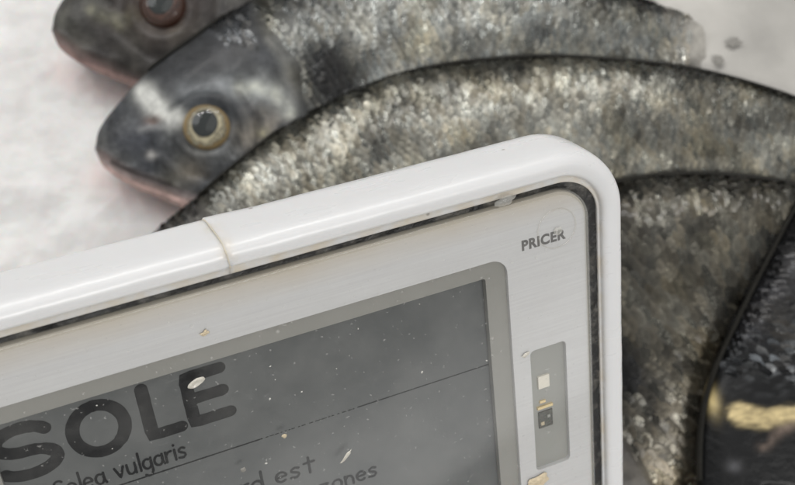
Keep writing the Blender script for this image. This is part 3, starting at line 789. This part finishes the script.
        for i in range(nu_):
            for j in range(nv_): a = i*(nv_+1)+j; Fc.append((a, a+1, a+nv_+2, a+nv_+1))
        o = pyd('tail_fin', V, Fc, M_tail, root); md = o.modifiers.new('thick', 'SOLIDIFY'); md.thickness = .0008
    # eye
    if eye:
        ex_, ey_, rx_, rot_, iris, rim = eye
        best = None
        for i in range(8, 150):
            for j in range(6, 50):
                s = ss[i]; th = 2*pi*j/NT; p, px = surf(s, th); d = (px.x-ex_)**2+(px.y-ey_)**2
                if best is None or d < best[0]: best = (d, s, th, p)
        _, s, th, p = best
        # true place under the seen point
        ta = surf(s+.01, th)[0]-surf(s-.01, th)[0]; tb = surf(s, th+.03)[0]-surf(s, th-.03)[0]; nrm = ta.cross(tb).normalized()
        if nrm.z < 0: nrm = -nrm
        R_ = rx_*.33*MM
        m_i, nt, b = mat('iris')
        tc = N(nt, 'ShaderNodeTexCoord'); ln_ = N(nt, 'ShaderNodeVectorMath', operation='LENGTH')
        mp = N(nt, 'ShaderNodeMapping'); mp.inputs['Scale'].default_value = (1/R_, 1/R_, 0)
        nt.links.new(tc.outputs['Object'], mp.inputs[0])
        ns_ = N(nt, 'ShaderNodeTexNoise'); ns_.inputs['Scale'].default_value = 3; nt.links.new(mp.outputs[0], ns_.inputs['Vector'])
        nt.links.new(mp.outputs[0], ln_.inputs[0])
        ad = N(nt, 'ShaderNodeMath', operation='MULTIPLY_ADD'); ad.inputs[1].default_value = .55; nt.links.new(ns_.outputs['Fac'], ad.inputs[0]); nt.links.new(ln_.outputs['Value'], ad.inputs[2])
        rp = N(nt, 'ShaderNodeValToRGB'); el = rp.color_ramp.elements
        el[0].position = .5; el[0].color = (*[q*.5 for q in iris], 1); el[1].position = 1.12; el[1].color = (*rim, 1)
        for po, cc in ((.66, [q*.55 for q in iris]), (.74, iris), (.83, [q*.8 for q in iris]), (.88, [q*.28 for q in iris]), (.93, [q*.7 for q in iris]), (1.04, [iris[0]*.45, iris[1]*.36, iris[2]*.25])): el.new(po).color = (*cc, 1)
        nt.links.new(ad.outputs[0], rp.inputs[0]); nt.links.new(rp.outputs[0], b.inputs['Base Color']); b.inputs['Roughness'].default_value = .5; b.inputs['Specular IOR Level'].default_value = .2; b.inputs['Coat Weight'].default_value = .0
        M_ = Matrix.Translation(p-org-nrm*.0009) @ nrm.to_track_quat('Z', 'Y').to_matrix().to_4x4()
        def dome(nm, r, h, zo, m, par, asp=1.):
            V = [(0, 0, zo+h)]; Fc = []; n = 40; rows = 10
            for q in range(1, rows+1):
                t = q/rows
                for i in range(n): a = 2*pi*i/n; V.append((r*t*cos(a), r*t*sin(a)*asp, zo+h*sqrt(max(0, 1-t*t*.999))-(.001 if q == rows else 0)))
            for i in range(n): Fc.append((0, 1+i, 1+(i+1) % n))
            for q in range(rows-1):
                for i in range(n): a = 1+q*n; Fc.append((a+i, a+n+i, a+n+(i+1) % n, a+(i+1) % n))
            o = pyd(nm, V, Fc, m, par); return o
        ey = dome('eye', R_, R_*.28, 0, m_i, root, .9); ey.matrix_local = M_
        pu = dome('pupil', R_*.54, R_*.07, R_*.26, M_pupil, ey); pu.location = (-R_*.07, R_*.08, 0); pu.rotation_euler = (0, 0, 0)
        dome('cornea', R_*.86, R_*.30, R_*.16, M_cornea, ey)
    return root

GREY = ((.03, .031, .03), (.125, .127, .118), (.20, .20, .18))
# fish whose whole head shows
BD = [(97, 147), (100, 130), (117, 106), (150, 72), (192, 42), (252, 2), (330, -38), (430, -52), (530, -36), (620, -4), (676, 12), (702, 26)]
BV = [(97, 152), (105, 168), (131, 186), (172, 204), (214, 222), (262, 236), (344, 222), (440, 190), (540, 150), (620, 112), (676, 88), (704, 72)]
ZD = [16, 18, 21, 24, 27, 29, 31, 31, 30, 27, 24, 22]; ZV = [15, 14, 13, 12, 12, 12, 12, 12, 12, 13, 14, 15]
TT = [1.2, 4.5, 7, 9.5, 11.5, 13, 14, 14, 12.5, 9.0, 5, 2.5]
def tailpale(x, y, c):
    return lerp3(c, (.42, .40, .36), sm(655, 705, x+14*noise.noise(Vector((x*.05, y*.07, 3)))))
make_fish('sea_bream', 'sea bream with pale-ringed eye and white patch before it, second from the top left', BD, BV, ZD, ZV, TT, head='main', base=GREY,
          tail=((650, -4), (707, 78), (760, -130), (860, 200), (900, 30), 17), eye=(206, 129, 26.5, 0, (.56, .50, .33), (.05, .045, .04)), sc=(1.2, 2.9), silver=1.25, extra_color=tailpale, noscale=lambda x, y: x > 688+9*noise.noise(Vector((y*.1, 1, 1))), finh=1.6)
AD = [(x-43, y-118) for x, y in BD]; AV = [(x-43, y-118) for x, y in BV]
make_fish('sea_bream', 'sea bream with reddish brown eye, cut off by the top left edge of the photo', AD, AV, ZD, ZV, TT, head='plain', hshift=(-43, -118), base=((.05, .05, .045), (.12, .12, .10), (.16, .15, .13)),
          eye=(162, 4, 27, 0, (.075, .030, .018), (.05, .022, .014)), sc=(1.2, 2.9), silver=1.0, finh=1.6)
# the long silvery one over it
CD = [(70, 372), (84, 318), (120, 262), (186, 208), (240, 163), (304, 117), (400, 76), (520, 60), (620, 63), (705, 74), (800, 102), (880, 140), (925, 165)]
CV = [(71, 380), (110, 408), (170, 420), (250, 425), (320, 402), (400, 360), (490, 310), (580, 275), (670, 250), (760, 238), (840, 222), (900, 214), (940, 210)]
make_fish('sea_bream', 'long silvery sea bream arching across the middle, its head behind the price label', CD, CV, [z+1 for z in ZD]+[20], ZV+[15], TT+[4], head='plain', hshift=(-25, 226), hrot=-.12,
          base=((.05, .05, .042), (.135, .132, .115), (.115, .108, .086)), sc=(1.2, 2.9), backband=(0, .10), tail=((922, 163), (942, 214), (1020, 120), (1030, 260), (985, 200), 18), silver=1.2,
          eye=(176, 352, 26, 0, (.52, .47, .30), (.06, .05, .045)), finh=1.1)
# darker one under it, on the right
DD = [(400, 470), (410, 420), (440, 350), (490, 268), (550, 210), (620, 183), (700, 176), (790, 186), (870, 215), (930, 260), (960, 285)]
DV = [(401, 480), (440, 520), (500, 545), (560, 560), (630, 552), (690, 500), (712, 430), (760, 380), (850, 350), (925, 330), (958, 315)]
make_fish('sea_bream', 'dark grey sea bream with long coarse scales, right of the price label', DD, DV, ZD[1:], ZV[1:], [2]+TT[2:], head='plain', hshift=(305, 330), hrot=-.15,
          base=((.03, .029, .025), (.062, .058, .047), (.125, .112, .088)), sc=(1.55, 4.0), backband=(0, .12), tail=((958, 283), (960, 317), (1060, 260), (1050, 370), (1020, 315), 18), silver=1.0,
          eye=(505, 450, 26, 0, (.4, .36, .24), (.05, .05, .045)), finh=1.3)
# gilt-banded head at the lower right corner
def gilt(x, y, c):
    n2 = noise.noise(Vector((x*.11, y*.11, 4.2)))
    n3 = noise.noise(Vector((x*.3, y*.3, 8)))
    dk = [q*.05 for q in (.06, .065, .07)]
    if y > 330: c = lerp3(c, dk, sm(320, 375, y-.25*(x-760)))
    c = lerp3(c, (.48, .38, .18), .95*gau(x, y, 712, 400, 6.5, 15, -.25))
    c = lerp3(c, (.60, .48, .25), sm(.15, .75, seg(x, y, [(738, 413), (760, 420), (800, 414)], 11)*(1+.5*n2+.45*n3))*(.85+.4*n3))
    c = lerp3(c, (.20, .15, .12), .8*seg(x, y, [(764, 446), (778, 432), (795, 424)], 5))
    c = lerp3(c, (.002, .002, .002), min(1, 1.4*gau(x, y, 765, 438, 9, 5, -.9)))
    c = lerp3(c, (.09, .09, .095), .8*gau(x, y, 734, 466, 7, 6)*(1+.5*n2))
    c = lerp3(c, (.20, .21, .22), .7*sm(.25, .6, noise.noise(Vector((x*.16, y*.12, 31)))+.2)*gau(x, y, 772, 366, 26, 20))  # wet glints painted into the head colour as grey flecks
    return c
ED = [(752, 645), (722, 600), (703, 540), (698, 480), (700, 420), (712, 372), (736, 318), (764, 262), (798, 200), (850, 130), (900, 80), (935, 60)]
EV = [(764, 648), (815, 625), (868, 585), (905, 530), (935, 470), (950, 410), (955, 350), (950, 290), (945, 225), (945, 160), (950, 100), (955, 80)]
eb = make_fish('sea_bream', 'black-headed sea bream with a yellow band across its brow, lower right corner', ED, EV, [z+7 for z in ZD], [z+7 for z in ZV], TT, head='none', hshift=(660, 495), hrot=-1.05,
          base=((.006, .006, .007), (.05, .05, .052), (.45, .45, .43)), sc=(1.3, 2.8), tail=((933, 58), (957, 82), (1010, -40), (1060, 20), (1010, 20), 24), silver=1.6,
          eye=(850, 500, 26, 0, (.5, .42, .2), (.05, .05, .045)), extra_color=gilt, scal0=120, noscale=lambda x, y: y > 372+.15*(x-760)+8*sin(x*.2), finh=.1)

# ================================================================== THE ICE
V, Fc, C = [], [], []; n = 300; W = .9
for i in range(n+1):
    for j in range(n+1):
        tx, ty = 2*i/n-1, 2*j/n-1; x = W/2*tx+2.2*tx**7; y = W/2*ty+2.2*ty**7
        z = 2.2*noise.noise(Vector((x*28, y*28, 1)))+1.3*noise.noise(Vector((x*75, y*75, 4)))+.8*noise.noise(Vector((x*190, y*190, 7)))
        V.append((x, y, z*MM))
        P = Vector((x, y, 0)); r = RC.transposed() @ (P-CAM); px, py = CX+F*r.x/-r.z, CY-F*r.y/-r.z
        k = .40*seg(px, py, [(100, 178), (150, 200), (190, 218)], 16)+.4*seg(px, py, [(60, 70), (100, 88), (150, 96)], 14)
        k = min(k, .7); C.append((1, 1-.30*k, 1-.34*k, 1))
for i in range(n):
    for j in range(n): a = i*(n+1)+j; Fc.append((a, a+n+1, a+n+2, a+1))
o = pyd('ice', V, Fc, M_ice); tag(o, kind='structure')
ca = o.data.color_attributes.new('Col', 'FLOAT_COLOR', 'POINT'); ca.data.foreach_set('color', [x for c in C for x in c])
# dark bits lying on the ice by the tail
for k, (p, r1, r2, rt, lb) in enumerate((((734, 42), 2.8, 1.5, .15, 'larger dark scrap on the pale ice in the upper right corner'), ((719, 60), 1.7, 1.6, .4, 'smaller dark scrap on the ice touching the arching fish'),)):
    o = blob('fish_scrap', (500, 300), r1, r2, .35, M_bit, rt, rough=.5, label=lb, cat='fish scrap', seed=20+k)
    o.matrix_world = Matrix.Translation(at(p, .0205)) @ Matrix.Rotation(rt, 4, 'Z')

# ================================================================== LIGHT
w = bpy.data.worlds.new('World'); S.world = w; w.use_nodes = True
wn = w.node_tree; bg = wn.nodes['Background']; bg.inputs[1].default_value = 1.0
tc = N(wn, 'ShaderNodeTexCoord'); sx = N(wn, 'ShaderNodeSeparateXYZ'); wn.links.new(tc.outputs['Generated'], sx.inputs[0])
ra = N(wn, 'ShaderNodeValToRGB'); el = ra.color_ramp.elements
# dark shop, added bright horizon band reflected in the display, pale ceiling
el[0].position = 0; el[0].color = (.12, .118, .115, 1); el[1].position = .98; el[1].color = (.50, .51, .53, 1)
for po, c in ((.44, .2), (.47, 1.5), (.50, 1.3), (.545, .10), (.62, .10), (.70, .24)): el.new(po).color = (c, c, c*.98, 1)
mz = N(wn, 'ShaderNodeMapRange'); mz.inputs['From Min'].default_value = -1; wn.links.new(sx.outputs['Z'], mz.inputs['Value'])
wn.links.new(mz.outputs[0], ra.inputs[0]); wn.links.new(ra.outputs[0], bg.inputs[0])
def area(name, locn, target, sx, sy, power, col=(1, 1, 1), roll=0):
    ld_ = bpy.data.lights.new(name, 'AREA'); ld_.shape = 'RECTANGLE'; ld_.size = sx; ld_.size_y = sy; ld_.energy = power; ld_.color = col
    o = bpy.data.objects.new(name, ld_); COL.objects.link(o); o.location = locn
    d = Vector(target)-Vector(locn); q = d.to_track_quat('-Z', 'Y'); o.rotation_euler = (q @ Matrix.Rotation(roll, 3, 'Z').to_quaternion()).to_euler(); return o
area('ceiling_tube', (-.3, 1.1, 1.9), (0, 0, 0), 2.4, .05, 25, (1, .98, .95))
area('ceiling_or_fill_panel', (-.2, .1, 2.2), (0, 0, 0), 1.6, .8, 4, (1, .98, .95))
area('ceiling_or_fill_panel', (-1.5, .5, 1.6), (0, 0, 0), .9, .9, 9, (.97, .98, 1))
area('ceiling_or_fill_panel', (.8, -1.3, 1.5), (0, 0, 0), 1.1, .5, 19, (1, .985, .96))  # added front fill that brightens the label's face

S.view_settings.view_transform = 'Standard'; S.view_settings.look = 'None'; S.view_settings.exposure = 0; S.view_settings.gamma = 1
S.render.engine = 'CYCLES'; S.cycles.max_bounces = 8; S.cycles.transparent_max_bounces = 12
S.render.resolution_x = 1024; S.render.resolution_y = 625
